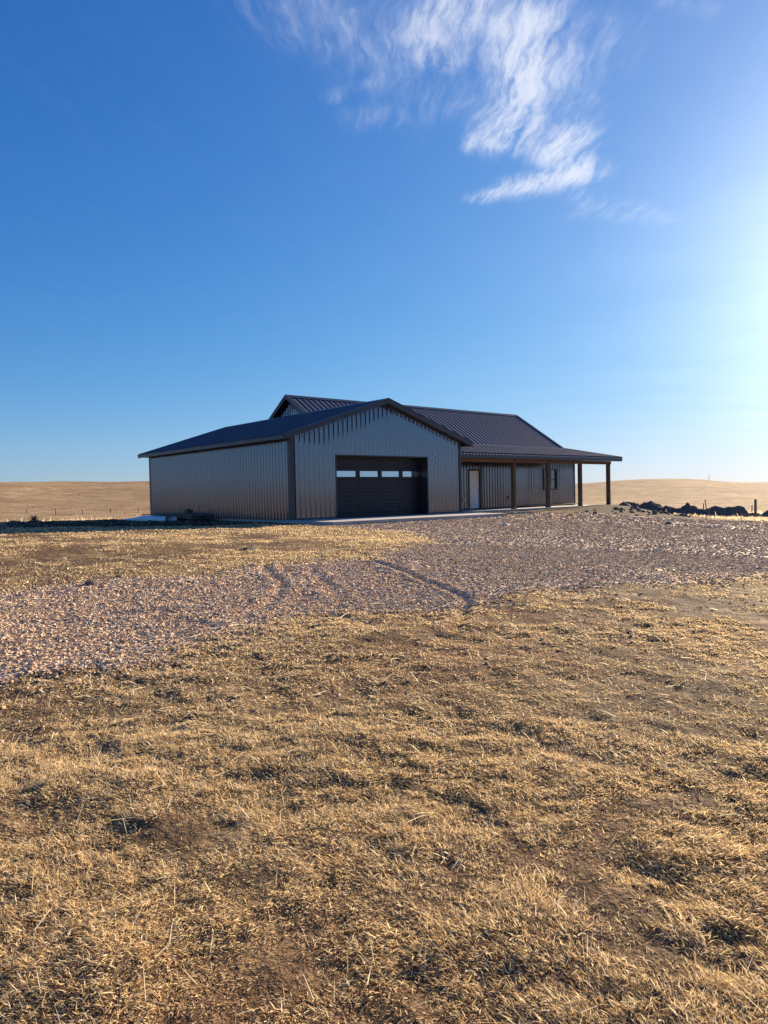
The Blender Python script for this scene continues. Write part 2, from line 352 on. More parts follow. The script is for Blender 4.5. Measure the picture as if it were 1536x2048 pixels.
# ------------------------------------------------------------------ ground sheet
def axis_coords(c, far):
    o = [0.0]; s = .045
    while o[-1] < far:
        d = o[-1]; s = max(.045, .0125*d) if d < 60 else .016*d if d < 900 else .06*d
        o.append(d+s)
    o = np.array(o); return np.concatenate([c-o[:0:-1], c+o])
def build_ground():
    xs = axis_coords(CAMX, 9000); ys = axis_coords(CAMY, 9000)
    # beside and behind the camera a coarser grid will do
    def thin(v, c, keep):
        m = np.ones(len(v), bool); i = np.nonzero(v < c)[0]; m[i] = (np.arange(len(i)) % keep == 0); return v[m]
    ys = thin(ys, CAMY-1.5, 4); xs = thin(xs, CAMX-16, 3)
    X, Y = np.meshgrid(xs, ys); Z = ground_z(X, Y)
    nx, ny = len(xs), len(ys)
    r = np.hypot(X-CAMX, Y-CAMY)
    V = np.stack([X, Y, Z], -1).reshape(-1, 3)
    i = np.arange(nx*ny).reshape(ny, nx)
    F = np.stack([i[:-1, :-1], i[:-1, 1:], i[1:, 1:], i[1:, :-1]], -1).reshape(-1, 4)
    cx = V[F, 0].mean(1); cy = V[F, 1].mean(1)
    gm = gravel_mask(cx, cy) > 0
    soil_shade = soil_shade_mask(X, Y).ravel()
    yard = poly_sd(X, Y, [(-60,-60),(20,-60),(30,-22),(29,-5),(24,3),(25,15),(8,18),(-5,19),(-16,16),(-30,8),(-70,-5)])
    prairie = (1-sstep(-4, 2, yard+(fbm(X, Y, 5, 8, 3)-.5)*5)).ravel()
    def part(name, sel, mat):
        f = F[sel]; u, inv = np.unique(f, return_inverse=True)
        return mesh_np(name, V[u], [inv.reshape(-1, 4)], mat, smooth=True, attr={'soil_shade': ('FLOAT', soil_shade[u]), 'prairie': ('FLOAT', prairie[u])})
    g = part('ground', ~gm, ground_material()); tag(g, 'dry mown yard running out into open tan prairie', 'ground', kind='structure')
    d = part('gravel_driveway', gm, gravel_material()); tag(d, 'broad driveway of pinkish crushed rock crossing the yard to the garage', 'driveway', kind='structure')
    return V
build_ground()

# ------------------------------------------------------------------ dry grass, individual blades
rng = np.random.default_rng(7)
def cover(x, y):
    """how thick the straw lies, 0 bare - 1 matted"""
    a = fbm(x, y, 2.6, 41, 3); b = fbm(x, y, .55, 43, 3); c = vnoise(x, y, .2, 47)
    v = .54*a+.40*b+.18*c
    d = np.clip((v-.415)/.15, 0.03, 1)
    r = np.hypot(x-CAMX, y-CAMY)
    thin = np.exp(-(((x+9.5)/3.2)**2+((y+18.4)/2.0)**2))*.5          # thin, trodden ground to the right of the ruts
    d = d*(1-thin)*(1-.85*sstep(-.25, .35, gravel_mask(x, y)))*(1-.8*soil_shade_mask(x, y))
    return np.clip(d, 0, 1)
def sector(n, r0, r1, half):
    r = np.sqrt(rng.uniform(r0*r0, r1*r1, n)); a = rng.uniform(-half, half, n)
    fx, fy = .6459, .7633
    return CAMX+r*(fx*np.cos(a)+fy*np.sin(a)), CAMY+r*(fy*np.cos(a)-fx*np.sin(a)), r
BV, BQ, BT, BC = [], [], [], []
PAL = np.array([(.80,.62,.35),(.86,.71,.45),(.70,.51,.27),(.48,.32,.16),(.88,.79,.59),(.30,.20,.105)])
def add_blades(x, y, z, head, lean, L, wdt, tint, bend=.35):
    n = len(x)
    hx, hy = np.cos(head), np.sin(head)
    tw = rng.uniform(-.9, .9, n); sx, sy = -np.sin(head+tw), np.cos(head+tw)
    l2 = np.minimum(lean+bend*rng.uniform(.2, 1.5, n), 1.62)
    b = np.stack([x, y, z-.006], 1)
    mpt = b+np.stack([hx*np.sin(lean), hy*np.sin(lean), np.cos(lean)], 1)*(L*.55)[:, None]
    tpt = mpt+np.stack([hx*np.sin(l2), hy*np.sin(l2), np.cos(l2)], 1)*(L*.45)[:, None]
    s = np.stack([sx, sy, rng.uniform(-1.7, 1.7, n)], 1); s *= (wdt*.5/np.linalg.norm(s, axis=1))[:, None]
    v = np.stack([b-s, b+s, mpt+s*.85, mpt-s*.85, tpt], 1).reshape(-1, 3)
    o = sum(len(q) for q in BV)+np.arange(n)*5
    BV.append(v); BQ.append(np.stack([o, o+1, o+2, o+3], 1)); BT.append(np.stack([o+3, o+2, o+4], 1))
    c = np.concatenate([tint, np.ones((n, 1))], 1); BC.append(np.repeat(c, 5, 0))
def pick(n, bias):
    w = np.array(bias, float); w /= w.sum()
    t = PAL[rng.choice(len(PAL), n, p=w)]
    return t*rng.uniform(.75, 1.2, (n, 1))
def tufts(ntuft, per, r0, r1, half, Lr, wr, lean, spread, bias):
    x, y, r = sector(ntuft, r0, r1, half)
    cv = cover(x, y); k = rng.random(ntuft) < cv; x, y, r, cv = x[k], y[k], r[k], cv[k]
    z0 = ground_z(x, y)
    head = 2.6*fbm(x, y, 1.1, 61, 2)*2+rng.normal(0, .9, len(x))
    size = rng.uniform(.6, 1.25, len(x))*(.55+.6*cv)
    x = np.repeat(x, per); y = np.repeat(y, per); r = np.repeat(r, per); head = np.repeat(head, per); size = np.repeat(size, per)
    n = len(x); q = rng.normal(0, spread, n); w = rng.normal(0, spread, n)
    x = x+q; y = y+w
    z = np.repeat(z0, per) if r0 > 9 else ground_z(x, y)
    add_blades(x, y, z, head+rng.normal(0, .75, n), np.clip(rng.normal(lean, .3, n), .1, 1.5), rng.uniform(*Lr, n)*size,
               np.maximum(rng.uniform(*wr, n), .00085*r), pick(n, bias))
tufts(88000, 9, 1.2, 5.0, .60, (.015, .044), (.0023, .0044), 1.18, .026, (5, 4, 4, 2.5, 1.6, 1.2))
tufts(82000, 7, 5.0, 10., .58, (.018, .045), (.003, .005), 1.27, .04, (5, 4, 4, 2.5, 1.4, 1.2))
tufts(78000, 4, 10., 19., .58, (.022, .048), (.006, .010), 1.24, .06, (5, 4, 4, 2.5, 1.2, 1))
tufts(60000, 3, 19., 34., .58, (.03, .065), (.010, .018), 1.2, .11, (5, 4, 4, 2.5, 1.2, 1))
# loose cut stems lying about and a few that stand up
def stems(n, r0, r1, Lr, lean, w):
    x, y, r = sector(n, r0, r1, .7); k = rng.random(n) < (.25+.75*cover(x, y)); x, y, r = x[k], y[k], r[k]; n = len(x)
    add_blades(x, y, ground_z(x, y)+rng.uniform(.0, .025, n), rng.normal(.75, .9, n), np.clip(rng.normal(lean, .22, n), .05, 1.52), rng.uniform(*Lr, n),
               np.maximum(np.full(n, w), .0008*r), pick(n, (1, 4, .5, .2, 6, 0)), .15)
stems(1900, 1.3, 6, (.05, .15), 1.32, .0034)
stems(250, 1.3, 7, (.04, .08), .55, .0034)
stems(2600, 6, 14, (.06, .15), 1.3, .0040)
# uncut grass: the pale strip before the spoil heaps and the fringe where the mowing stops
def fringe(n, pts, sd, Lr):
    pts = np.array(pts, float); i = rng.integers(0, len(pts)-1, n); t = rng.random(n)[:, None]
    p = pts[i]*(1-t)+pts[i+1]*t+rng.normal(0, sd, (n, 2)); x, y = p[:, 0], p[:, 1]
    k = gravel_mask(x, y) < 0; x, y = x[k], y[k]; n = len(x); r = np.hypot(x-CAMX, y-CAMY)
    add_blades(x, y, ground_z(x, y), rng.uniform(0, 6.28, n), np.clip(rng.normal(.4, .25, n), 0, 1.3), rng.uniform(*Lr, n), .0008*r, pick(n, (3, 5, 1, .5, 4, 0)))
fringe(9000, [(23.6,-6.0),(26,-8),(29,-11)], .7, (.06, .18))
fringe(2500, [(25.5,-3),(26.5,-5),(28.5,-9)], .8, (.06, .20))
fringe(9000, [(-3,22),(10,26),(30,24),(34,2),(36,-12)], 3.5, (.2, .5))
g = mesh_np('grass', np.concatenate(BV), [np.concatenate(BQ), np.concatenate(BT)], blade_material('dry_grass', .8, .48), attr={'tint': ('FLOAT_COLOR', np.concatenate(BC))})
tag(g, 'short dry straw coloured grass matted over the yard', 'grass', kind='stuff')

# ------------------------------------------------------------------ crushed rock, individual stones
def build_stones():
    P, S, C = [], [], []
    def put(x, y, smin, smax, r):
        n = len(x); s = rng.uniform(smin, smax, n)*rng.choice([.75, 1, 1.35], n, p=[.45, .4, .15]); s = np.maximum(s, .00105*r)
        P.append(np.stack([x, y, ground_z(x, y)+s*.18], 1)); S.append(s)
        pal = np.array([(.62,.47,.34),(.54,.39,.275),(.69,.55,.42),(.42,.29,.21),(.76,.66,.52),(.29,.20,.15),(.64,.47,.31)])
        C.append(np.minimum(.9, pal[rng.choice(7, n, p=[.27,.22,.17,.13,.08,.07,.06])]*rng.uniform(.9, 1.18, (n, 1))*np.array([1.05, 1.02, .90])))
    for n, r0, r1, a, b in ((150000, 5., 10., .010, .021), (160000, 10., 17., .012, .025), (80000, 17., 28., .020, .036), (42000, 28., 42., .035, .055)):
        x, y, r = sector(n, r0, r1, .66); g = gravel_mask(x, y)
        k = rng.random(n) < np.clip(.93*sstep(-.7, .8, g)*(.72+.28*sstep(.36, .56, fbm(x, y, 1.3, 201, 4, .6)))+.012*(g > -3), 0, 1)*(1-.25*soil_shade_mask(x, y)); put(x[k], y[k], a, b, r[k])
    P = np.concatenate(P); S = np.concatenate(S); C = np.concatenate(C); n = len(P)
    cube = np.array([(-1,-1,-1),(1,-1,-1),(1,1,-1),(-1,1,-1),(-1,-1,1),(1,-1,1),(1,1,1),(-1,1,1)], float)*.5
    v = cube[None]*np.stack([rng.uniform(.8, 1.5, n), rng.uniform(.7, 1.1, n), rng.uniform(.5, .9, n)], 1)[:, None]+rng.uniform(-.17, .17, (n, 8, 3))
    a = rng.uniform(0, 6.28, n); t = rng.normal(0, .30, n)
    ct, st = np.cos(t)[:, None], np.sin(t)[:, None]; y2 = v[..., 1]*ct-v[..., 2]*st; z2 = v[..., 1]*st+v[..., 2]*ct
    ca, sa = np.cos(a)[:, None], np.sin(a)[:, None]; x3 = v[..., 0]*ca-y2*sa; y3 = v[..., 0]*sa+y2*ca
    v = np.stack([x3, y3, z2], -1)*S[:, None, None]+P[:, None]
    f = np.array([(0,3,2,1),(4,5,6,7),(0,1,5,4),(1,2,6,5),(2,3,7,6),(3,0,4,7)])
    F = (f[None]+(np.arange(n)*8)[:, None, None]).reshape(-1, 4)
    c = np.repeat(np.concatenate([C, np.ones((n, 1))], 1), 8, 0)
    o = mesh_np('gravel', v.reshape(-1, 3), [F], stone_material(), attr={'tint': ('FLOAT_COLOR', c)})
    tag(o, 'loose pinkish grey crushed rock spread over the driveway', 'gravel', kind='stuff')
build_stones()

# ------------------------------------------------------------------ building materials
def metal(name, col, ior, rough, grain=.08):
    """factory painted steel: dark pigment under a glossy hard coat"""
    m, N, p = material(name)
    co = N.new('ShaderNodeTexCoord').outputs['Object']
    n = N.noise(co, 1.7, 4, .55); n2 = N.noise(N.mapping(co, scale=(9, 9, .6)), 1.0, 4, .6)
    c = N.mix(N.math('MULTIPLY_ADD', n2, .5, N.math('MULTIPLY', n, .5)), tuple(v*(1-grain) for v in col)+(1,), tuple(min(1, v*(1+grain)) for v in col)+(1,))
    N.put(p, 'Base Color', c); p.inputs['IOR'].default_value = ior; p.inputs['Specular Tint'].default_value = (.78, .84, 1.0, 1)
    N.put(p, 'Roughness', N.rng(n, .3, .7, rough*.9, rough*1.15))
    b = N.new('ShaderNodeBump', ins={'Height': N.noise(N.mapping(co, scale=(1, 1, .5)), 1.1, 2, .5), 'Strength': .10, 'Distance': .012}); N.put(p, 'Normal', b.outputs[0])
    return m
M_WALL = metal('painted_steel_siding', (.036, .034, .058), 2.6, .13)
M_ROOF = metal('painted_steel_roof', (.036, .033, .048), 2.15, .72)
M_TRIM = metal('dark_steel_trim', (.026, .026, .031), 1.6, .36)
M_DOOR = metal('black_door_steel', (.015, .016, .018), 1.45, .42)
M_SOFF = metal('soffit_steel', (.035, .035, .038), 1.5, .5)
def wood(name, c1, c2, axis):
    m, N, p = material(name); co = N.new('ShaderNodeTexCoord').outputs['Object']
    sc = [14, 14, 14]; sc[axis] = .9
    g = N.noise(N.mapping(co, scale=tuple(sc)), 1.6, 6, .65, .6); k = N.noise(co, 1.1, 3, .5)
    N.put(p, 'Base Color', N.mix(N.math('MULTIPLY_ADD', g, .75, N.math('MULTIPLY', k, .3)), c1+(1,), c2+(1,)))
    p.inputs['Roughness'].default_value = .75
    b = N.new('ShaderNodeBump', ins={'Height': g, 'Strength': .4, 'Distance': .01}); N.put(p, 'Normal', b.outputs[0]); return m
M_POST = wood('stained_post_timber', (.060, .038, .026), (.18, .12, .082), 2)
M_BEAM = wood('stained_beam_timber', (.095, .055, .036), (.25, .155, .105), 0)
M_PLANK = wood('fresh_sawn_board', (.40, .27, .16), (.62, .46, .30), 0)
M_BOARD = wood('weathered_board', (.085, .068, .055), (.20, .165, .135), 1)
def plain(name, col, rough=.5, metallic=0.0):
    m, N, p = material(name); co = N.new('ShaderNodeTexCoord').outputs['Object']; n = N.noise(co, 3.0, 5, .6)
    N.put(p, 'Base Color', N.mix(n, tuple(v*.86 for v in col)+(1,), tuple(min(1, v*1.12) for v in col)+(1,)))
    p.inputs['Roughness'].default_value = rough; p.inputs['Metallic'].default_value = metallic; return m
M_WHITE = plain('white_primed_door', (.90, .89, .87), .35)
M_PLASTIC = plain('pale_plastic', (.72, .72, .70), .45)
M_GLASS = plain('coated_pane', (.52, .62, .76), .03, .92)
M_WINGLASS = plain('house_window_pane', (.15, .18, .20), .05, .85)
def concrete():
    m, N, p = material('new_concrete'); co = N.new('ShaderNodeTexCoord').outputs['Object']
    n = N.noise(co, .8, 6, .6); n2 = N.noise(co, 40, 3, .6)
    N.put(p, 'Base Color', N.mix(N.math('MULTIPLY_ADD', n2, .35, N.math('MULTIPLY', n, .65)), (.30, .28, .26, 1), (.50, .48, .45, 1)))
    p.inputs['Roughness'].default_value = .85
    b = N.new('ShaderNodeBump', ins={'Height': n2, 'Strength': .3, 'Distance': .005}); N.put(p, 'Normal', b.outputs[0]); return m
M_CONC = concrete()

# ------------------------------------------------------------------ building
GW, GL, GS, GZR = 9.05, 13.14, .3267, 4.783         # garage width, length, roof slope, ridge height
GOR, GOE = .374, .473                               # garage rake and eave overhang
GX = GW/2
HX, HY, XR = 5.75, 3.74, 23.2                       # house: gable wall, front wall, right wall
RY, RZ, HS = 8.499, 6.02, .6553                     # house ridge and slope
YJ, ZJ = 4.733, 3.55                                # where the porch roof meets the house roof
PE_Y, PE_Z = .747, 2.783                            # porch eave
PXR = 23.74                                         # porch roof's right edge
def groof(x): return GZR-GS*abs(x-GX)
def ribs(L, off=0.0, major=.036, minor=.007, pitch=.2286):
    """panel profile along a run of length L: (position, height) pairs with a raised rib every pitch and two minor ribs between"""
    out = []; k = 0; x = -off
    while x < L+pitch:
        out += [(x-.046, 0), (x-.020, major), (x+.020, major), (x+.046, 0)]
        for q in () if minor == 0 else (pitch/2-.030, pitch/2+.030):
            out += [(x+q-.012, 0), (x+q-.004, minor), (x+q+.004, minor), (x+q+.012, 0)]
        x += pitch
    out = [p for p in out if 0 < p[0] < L]
    return [(0, 0)]+out+[(L, 0)]
building = empty('metal_building', (0, 0, 0))
tag(building, 'charcoal metal garage and house under one set of ribbed roofs with a timber post porch', 'building')

def wall_sheet(name, prof, place, spans, mat=M_WALL):
    """prof along the wall; place(u, h, z) -> point; spans(u) -> list of (z0, z1)"""
    vs_, fs = [], []
    us = prof
    for (u0, h0), (u1, h1) in zip(us[:-1], us[1:]):
        if u1-u0 < 1e-6: continue
        for (a0, a1), (b0, b1) in zip(spans(u0+1e-4), spans(u1-1e-4)):
            b = len(vs_); vs_ += [place(u0, h0, a0), place(u1, h1, b0), place(u1, h1, b1), place(u0, h0, a1)]; fs.append((b, b+1, b+2, b+3))
    m = MB(); m.add(vs_, fs); return m.build(name, mat, building)
def cutprof(prof, cuts):
    """make the profile break exactly at the given positions"""
    xs = [p[0] for p in prof]; hs_ = [p[1] for p in prof]
    for c in cuts: prof = prof+[(c-1e-3, float(np.interp(c, xs, hs_))), (c+1e-3, float(np.interp(c, xs, hs_)))]
    return sorted(prof)
DX0, DX1, DZ, DDEP = 2.077, 6.954, 2.44, .45        # overhead door opening
prof = cutprof(ribs(GW, .03, .040), [DX0, DX1, GX])
wall_sheet('garage_front_wall', prof, lambda u, h, z: (u, -h, z),
           lambda u: [((DZ if DX0 < u < DX1 else .03), groof(u)-.14)])
wall_sheet('garage_side_wall', ribs(GL, .05, .052), lambda u, h, z: (-h, u, z), lambda u: [(.0, groof(0)-.10)])
m = MB(); m.box(.06, GW-.06, GL-.03, GL, 0, groof(0)-.1); m.add([(0, GL, groof(0)-.1), (GW, GL, groof(0)-.1), (GX, GL, GZR-.14)], [(0, 1, 2)]); m.build('garage_back_wall', M_WALL, building)
m = MB(); m.quad((GW, 0, 0), (GW, HY, 0), (GW, HY, groof(GW)-.1), (GW, 0, groof(GW)-.1)); m.build('garage_return_wall', M_WALL, building)
m = MB(); m.box(.02, GW-.02, .02, GL-.04, -.25, .0); m.box(GW, XR-.02, HY+.02, 13.2, -.6, 0); m.build('foundation', M_CONC, building)
# house walls
FD0, FD1, FDZ = 13.62, 14.55, 2.10                  # front door opening
WX0, WX1, WZ0, WZ1 = 20.10, 21.43, .93, 2.23        # window opening
prof = cutprof(ribs(XR-GW, .1, .040), [FD0-GW, FD1-GW, WX0-GW, WX1-GW])
def hspan(u):
    x = u+GW; t = 2.95
    if FD0 < x < FD1: return [(FDZ, FDZ+.01), (FDZ+.01, t)]
    if WX0 < x < WX1: return [(.03, WZ0), (WZ1, t)]
    return [(.03, 1.5), (1.5, t)]
wall_sheet('house_front_wall', prof, lambda u, h, z: (u+GW, HY-h, z), hspan)
wall_sheet('house_end_wall', ribs(9.5, .1), lambda u, h, z: (XR+h, HY+u, z), lambda u: [(.0, RZ-HS*abs(HY+u-RY)-.16)])
wall_sheet('house_gable_wall', cutprof(ribs(9.5, .06), [RY-HY]), lambda u, h, z: (HX-h, HY+u, z), lambda u: [(2.6, RZ-HS*abs(HY+u-RY)-.14)])
m = MB(); m.box(HX, XR-.03, 13.2, 13.24, -.4, 2.8); m.build('house_back_wall', M_WALL, building)

# roofs: rib profile swept down the slope, with a solid deck beneath
def roof_sheet(name, prof, place, n0, n1, thick=.09, mat=M_ROOF):
    """prof (u, h); place(u, s, h): s = 0 at the top edge, 1 at the low edge"""
    m = MB(); vs_ = []; fs = []
    for u, h in prof: vs_ += [place(u, 0, h), place(u, 1, h)]
    for i in range(len(prof)-1): fs.append((2*i, 2*i+1, 2*i+3, 2*i+2))
    m.add(vs_, fs)
    u0, u1 = prof[0][0], prof[-1][0]
    a = [place(u0, 0, -.012), place(u0, 1, -.012), place(u1, 1, -.012), place(u1, 0, -.012)]
    b = [place(u0, 0, -thick), place(u0, 1, -thick), place(u1, 1, -thick), place(u1, 0, -thick)]
    m.hexa(b, a)
    return m.build(name, mat, building)
gl = GL+2*GOR
sl = math.hypot(1, GS)
for sgn in (-1, 1):
    def pl(u, s, h, sgn=sgn):
        d = s*(GX+GOE); return (GX+sgn*d+sgn*h*GS/sl, -GOR+u, GZR-GS*d+h/sl)
    r_ = roof_sheet('garage_roof', ribs(gl, .09, .036), pl, 0, 1)
    if sgn < 0: groof_obj = r_
MB().hexa([(GX-.16, -GOR-.012, GZR-.052+.026), (GX, -GOR-.012, GZR+.026), (GX, GL+GOR+.01, GZR+.026), (GX-.16, GL+GOR+.01, GZR-.052+.026)],
          [(GX-.16, -GOR-.012, GZR-.052+.036), (GX, -GOR-.012, GZR+.040), (GX, GL+GOR+.01, GZR+.040), (GX-.16, GL+GOR+.01, GZR-.052+.036)]).hexa(
          [(GX, -GOR-.012, GZR+.026), (GX+.16, -GOR-.012, GZR-.026), (GX+.16, GL+GOR+.01, GZR-.026), (GX, GL+GOR+.01, GZR+.026)],
          [(GX, -GOR-.012, GZR+.040), (GX+.16, -GOR-.012, GZR-.014), (GX+.16, GL+GOR+.01, GZR-.014), (GX, GL+GOR+.01, GZR+.040)]).build('ridge_cap', M_TRIM, groof_obj)
def rake_board(name, parent, p0, p1, out, depth=.19, thick=.03, lip=.05, top=.03):
    """fascia board under a roof edge from p0 to p1 with a folded lip along its top; out = outward unit vector"""
    p0, p1, out = Vector(p0), Vector(p1), Vector(out)
    m = MB()
    def bar(z0, z1, o0, o1):
        a = [p0+out*o0+Vector((0, 0, z0)), p1+out*o0+Vector((0, 0, z0)), p1+out*o0+Vector((0, 0, z1)), p0+out*o0+Vector((0, 0, z1))]
        b = [p0+out*o1+Vector((0, 0, z0)), p1+out*o1+Vector((0, 0, z0)), p1+out*o1+Vector((0, 0, z1)), p0+out*o1+Vector((0, 0, z1))]
        m.hexa(a, b)
    bar(-depth, top-.022, .002, thick); bar(top-.020, top, -lip, thick+.014)
    return m.build(name, M_TRIM, parent)
ze = groof(-GOE)
for sgn in (-1, 1):
    for yy, o in ((-GOR, -1), (GL+GOR, 1)):
        rake_board('rake_trim', groof_obj, (GX, yy, GZR+.012), (GX+sgn*(GX+GOE), yy, ze+.012), (0, o, 0))
    ex = GX+sgn*(GX+GOE)
    rake_board('eave_fascia', groof_obj, (ex, -GOR+.002, ze), (ex, GL+GOR-.002, ze), (sgn, 0, 0), .15, .028, .0, .0)
    MB().box(min(ex-sgn*.005, (GW if sgn > 0 else 0)+sgn*.03), max(ex-sgn*.005, (GW if sgn > 0 else 0)+sgn*.03), -.03, GL, ze-.148, ze-.128).build('soffit', M_SOFF, building)
    # raked soffit under the front overhang
    a = [(GX, -GOR+.004, GZR-.12), (ex, -GOR+.004, ze-.12), (ex, -.002, ze-.12), (GX, -.002, GZR-.12)]
    b = [(x, y, z-.015) for x, y, z in a]; MB().hexa(b, a).build('soffit', M_SOFF, building)
# frieze strip where siding meets the soffit
for sgn in (-1, 1):
    e = GX+sgn*GX
    MB().hexa([(GX, -.049, GZR-.19), (e, -.049, groof(e)-.19), (e, -.004, groof(e)-.19), (GX, -.004, GZR-.19)], [(GX, -.049, GZR-.136), (e, -.049, groof(e)-.136), (e, -.004, groof(e)-.136), (GX, -.004, GZR-.136)]).build('frieze_trim', M_TRIM, building)
# house roof
hx0, hx1 = 5.287, 23.58
slh = math.hypot(1, HS)
for sgn in (-1, 1):
    run = (RY-3.45)
    def pl(u, s, h, sgn=sgn):
        d = s*run; return (hx0+u, RY+sgn*d+sgn*h*HS/slh, RZ-HS*d+h/slh)
    r_ = roof_sheet('house_roof', ribs(hx1-hx0, .10, .0215, .0, .3429), pl, 0, 1, .10)
    if sgn < 0: hroof = r_
for x0, o in ((hx0, -1), (hx1, 1)):
    for sgn in (-1, 1): rake_board('rake_trim', hroof, (x0, RY, RZ+.014), (x0, RY+sgn*(RY-3.45), RZ-HS*(RY-3.45)+.014), (o, 0, 0), .17, .03, .10, .040)
m = MB()
for sgn in (-1, 1):
    m.hexa([(hx0-.02, RY, RZ+.040), (hx1+.02, RY, RZ+.040), (hx1+.02, RY+sgn*.2, RZ-.2*HS+.036), (hx0-.02, RY+sgn*.2, RZ-.2*HS+.036)],
           [(hx0-.02, RY, RZ+.056), (hx1+.02, RY, RZ+.056), (hx1+.02, RY+sgn*.2, RZ-.2*HS+.048), (hx0-.02, RY+sgn*.2, RZ-.2*HS+.048)])
m.build('ridge_cap', M_TRIM, hroof)
for sgn in (-1, 1):                                                # underside of the gable overhang
    a = [(hx0+.004, RY, RZ-.12), (HX-.04, RY, RZ-.12), (HX-.04, RY+sgn*4.7, RZ-4.7*HS-.12), (hx0+.004, RY+sgn*4.7, RZ-4.7*HS-.12)]
    MB().hexa([(x, y, z-.015) for x, y, z in a], a).build('soffit', M_SOFF, building)
# porch roof, from the house roof down to its own eave
ps = (ZJ-PE_Z)/(YJ-PE_Y); slp = math.hypot(1, ps)
def pl(u, s, h):
    d = s*(YJ+.06-PE_Y); return (GW+.02+u, YJ+.06-d-h*ps/slp, ZJ+.06*ps+.01-ps*d+h/slp)
proof = roof_sheet('porch_roof', ribs(PXR-GW-.02, .06, .03, .0), pl, 0, 1, .07)
MB().box(GW+.03, PXR-.01, PE_Y-.032, PE_Y-.002, PE_Z-.235, PE_Z-.022).box(GW+.03, PXR-.004, PE_Y-.040, PE_Y-.032, PE_Z-.235, PE_Z-.205).build('eave_fascia', M_TRIM, proof)
rake_board('rake_trim', proof, (PXR, PE_Y-.03, PE_Z+.012), (PXR, YJ, ZJ+.012), (1, 0, 0), .17, .03, .10, .034)
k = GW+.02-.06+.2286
while k < PXR-.08: MB().box(k-.055, k+.055, PE_Y-.040, PE_Y-.0325, PE_Z-.062, PE_Z-.024).build('glint_dash', M_PLASTIC, proof); k += .2286  # pale dashes added as painted sun glints on the rib ends
MB().hexa([(GW+.03, PE_Y, PE_Z-.16), (PXR-.02, PE_Y, PE_Z-.16), (PXR-.02, HY, PE_Z-.16+ps*(HY-PE_Y)), (GW+.03, HY, PE_Z-.16+ps*(HY-PE_Y))],
          [(GW+.03, PE_Y, PE_Z-.145), (PXR-.02, PE_Y, PE_Z-.145), (PXR-.02, HY, PE_Z-.145+ps*(HY-PE_Y)), (GW+.03, HY, PE_Z-.145+ps*(HY-PE_Y))]).build('porch_ceiling', M_SOFF, building)
MB().box(hx0+.3, hx1+.02, YJ-.13, YJ-.02, ZJ-.005, ZJ+.028).build('transition_flashing', M_PLASTIC, proof)
# timber
PX = [14.388, 17.275, 20.256, 23.133]; PY = 1.286; PW = .19
for i, x in enumerate(PX):
    p = MB().box(x-PW/2, x+PW/2, PY-PW/2, PY+PW/2, .012, 2.383).build('porch_post', M_POST, building, .008)
    MB().box(x-PW/2-.012, x+PW/2+.012, PY-PW/2-.012, PY+PW/2+.012, -.02, .05).build('post_base', M_TRIM, p)
xs_ = [GW+.02]+PX[:3]+[23.30]
for a, b in zip(xs_[:-1], xs_[1:]):
    MB().box(a+.006, b-.006, PY-.115, PY+.075, 2.387, 2.575).build('porch_beam', M_BEAM, building, .006)
for x in PX[:2]: MB().box(x-.055, x+.055, PY-.135, PY-.117, 2.33, 2.62).build('beam_strap', M_TRIM, building)
# corner trims
def corner(x, y, sx, sy, z1, w=.115, w2=.10):
    MB().box(min(x, x-sx*w), max(x, x-sx*w), min(y, y+sy*.055), max(y, y+sy*.055), .0, z1).box(min(x, x+sx*.060), max(x, x+sx*.060), min(y+sy*.055, y-sy*w2), max(y+sy*.055, y-sy*w2), .0, z1-.002).build('corner_trim', M_TRIM, building)
corner(0, 0, -1, -1, groof(0)-.11); corner(GW, 0, 1, -1, groof(GW)-.11, .075); corner(0, GL, -1, 1, groof(0)-.11); corner(XR, HY, 1, -1, 2.9, .08)
MB().box(-.058, -.053, .1, GL-.1, groof(0)-.26, groof(0)-.15).build('frieze_trim', M_TRIM, building)
MB().box(.12, DX0-.055, -.052, -.047, .0, .05).build('base_trim', M_TRIM, building)
MB().box(DX1+.05, GW-.08, -.052, -.047, .0, .05).build('base_trim', M_TRIM, building)

# overhead door
door = MB()
d0, d1, yd = 2.27, 7.22, DDEP
sec = DZ/5+.012
for i in range(5):
    z0 = .012+i*sec; z1 = z0+sec-.012
    if i == 3: continue
    door.box(d0, d1, yd, yd+.045, z0, z1)
cols_ = [(d0+.15+i*1.175, d0+.15+i*1.175+1.02) for i in range(4)]
z0 = .012+3*sec; z1 = z0+sec-.012; pz0, pz1 = 1.615, 1.885
door.box(d0, d1, yd, yd+.045, z0, pz0).box(d0, d1, yd, yd+.045, pz1, z1)
e = [d0]+[v for c in cols_ for v in c]+[d1]
for a, b in zip(e[0::2], e[1::2]): door.box(a, b, yd, yd+.045, pz0, pz1)
odoor = door.build('garage_door', M_DOOR, building)
for i in range(5):                                                  # pressed panels
    if i == 3: continue
    z0 = .012+i*sec
    for a, b in cols_:
        p = MB(); za, zb = z0+.085, z0+sec-.10
        p.box(a, b, yd-.010, yd-.001, za, za+.022).box(a, b, yd-.010, yd-.001, zb-.022, zb).box(a, a+.022, yd-.010, yd-.001, za+.022, zb-.022).box(b-.022, b, yd-.010, yd-.001, za+.022, zb-.022)
        p.hexa([(a+.05, yd-.001, za+.05), (b-.05, yd-.001, za+.05), (b-.05, yd-.001, zb-.05), (a+.05, yd-.001, zb-.05)], [(a+.075, yd-.009, za+.07), (b-.075, yd-.009, za+.07), (b-.075, yd-.009, zb-.07), (a+.075, yd-.009, zb-.07)])
        p.build('pressed_panel', M_DOOR, odoor)
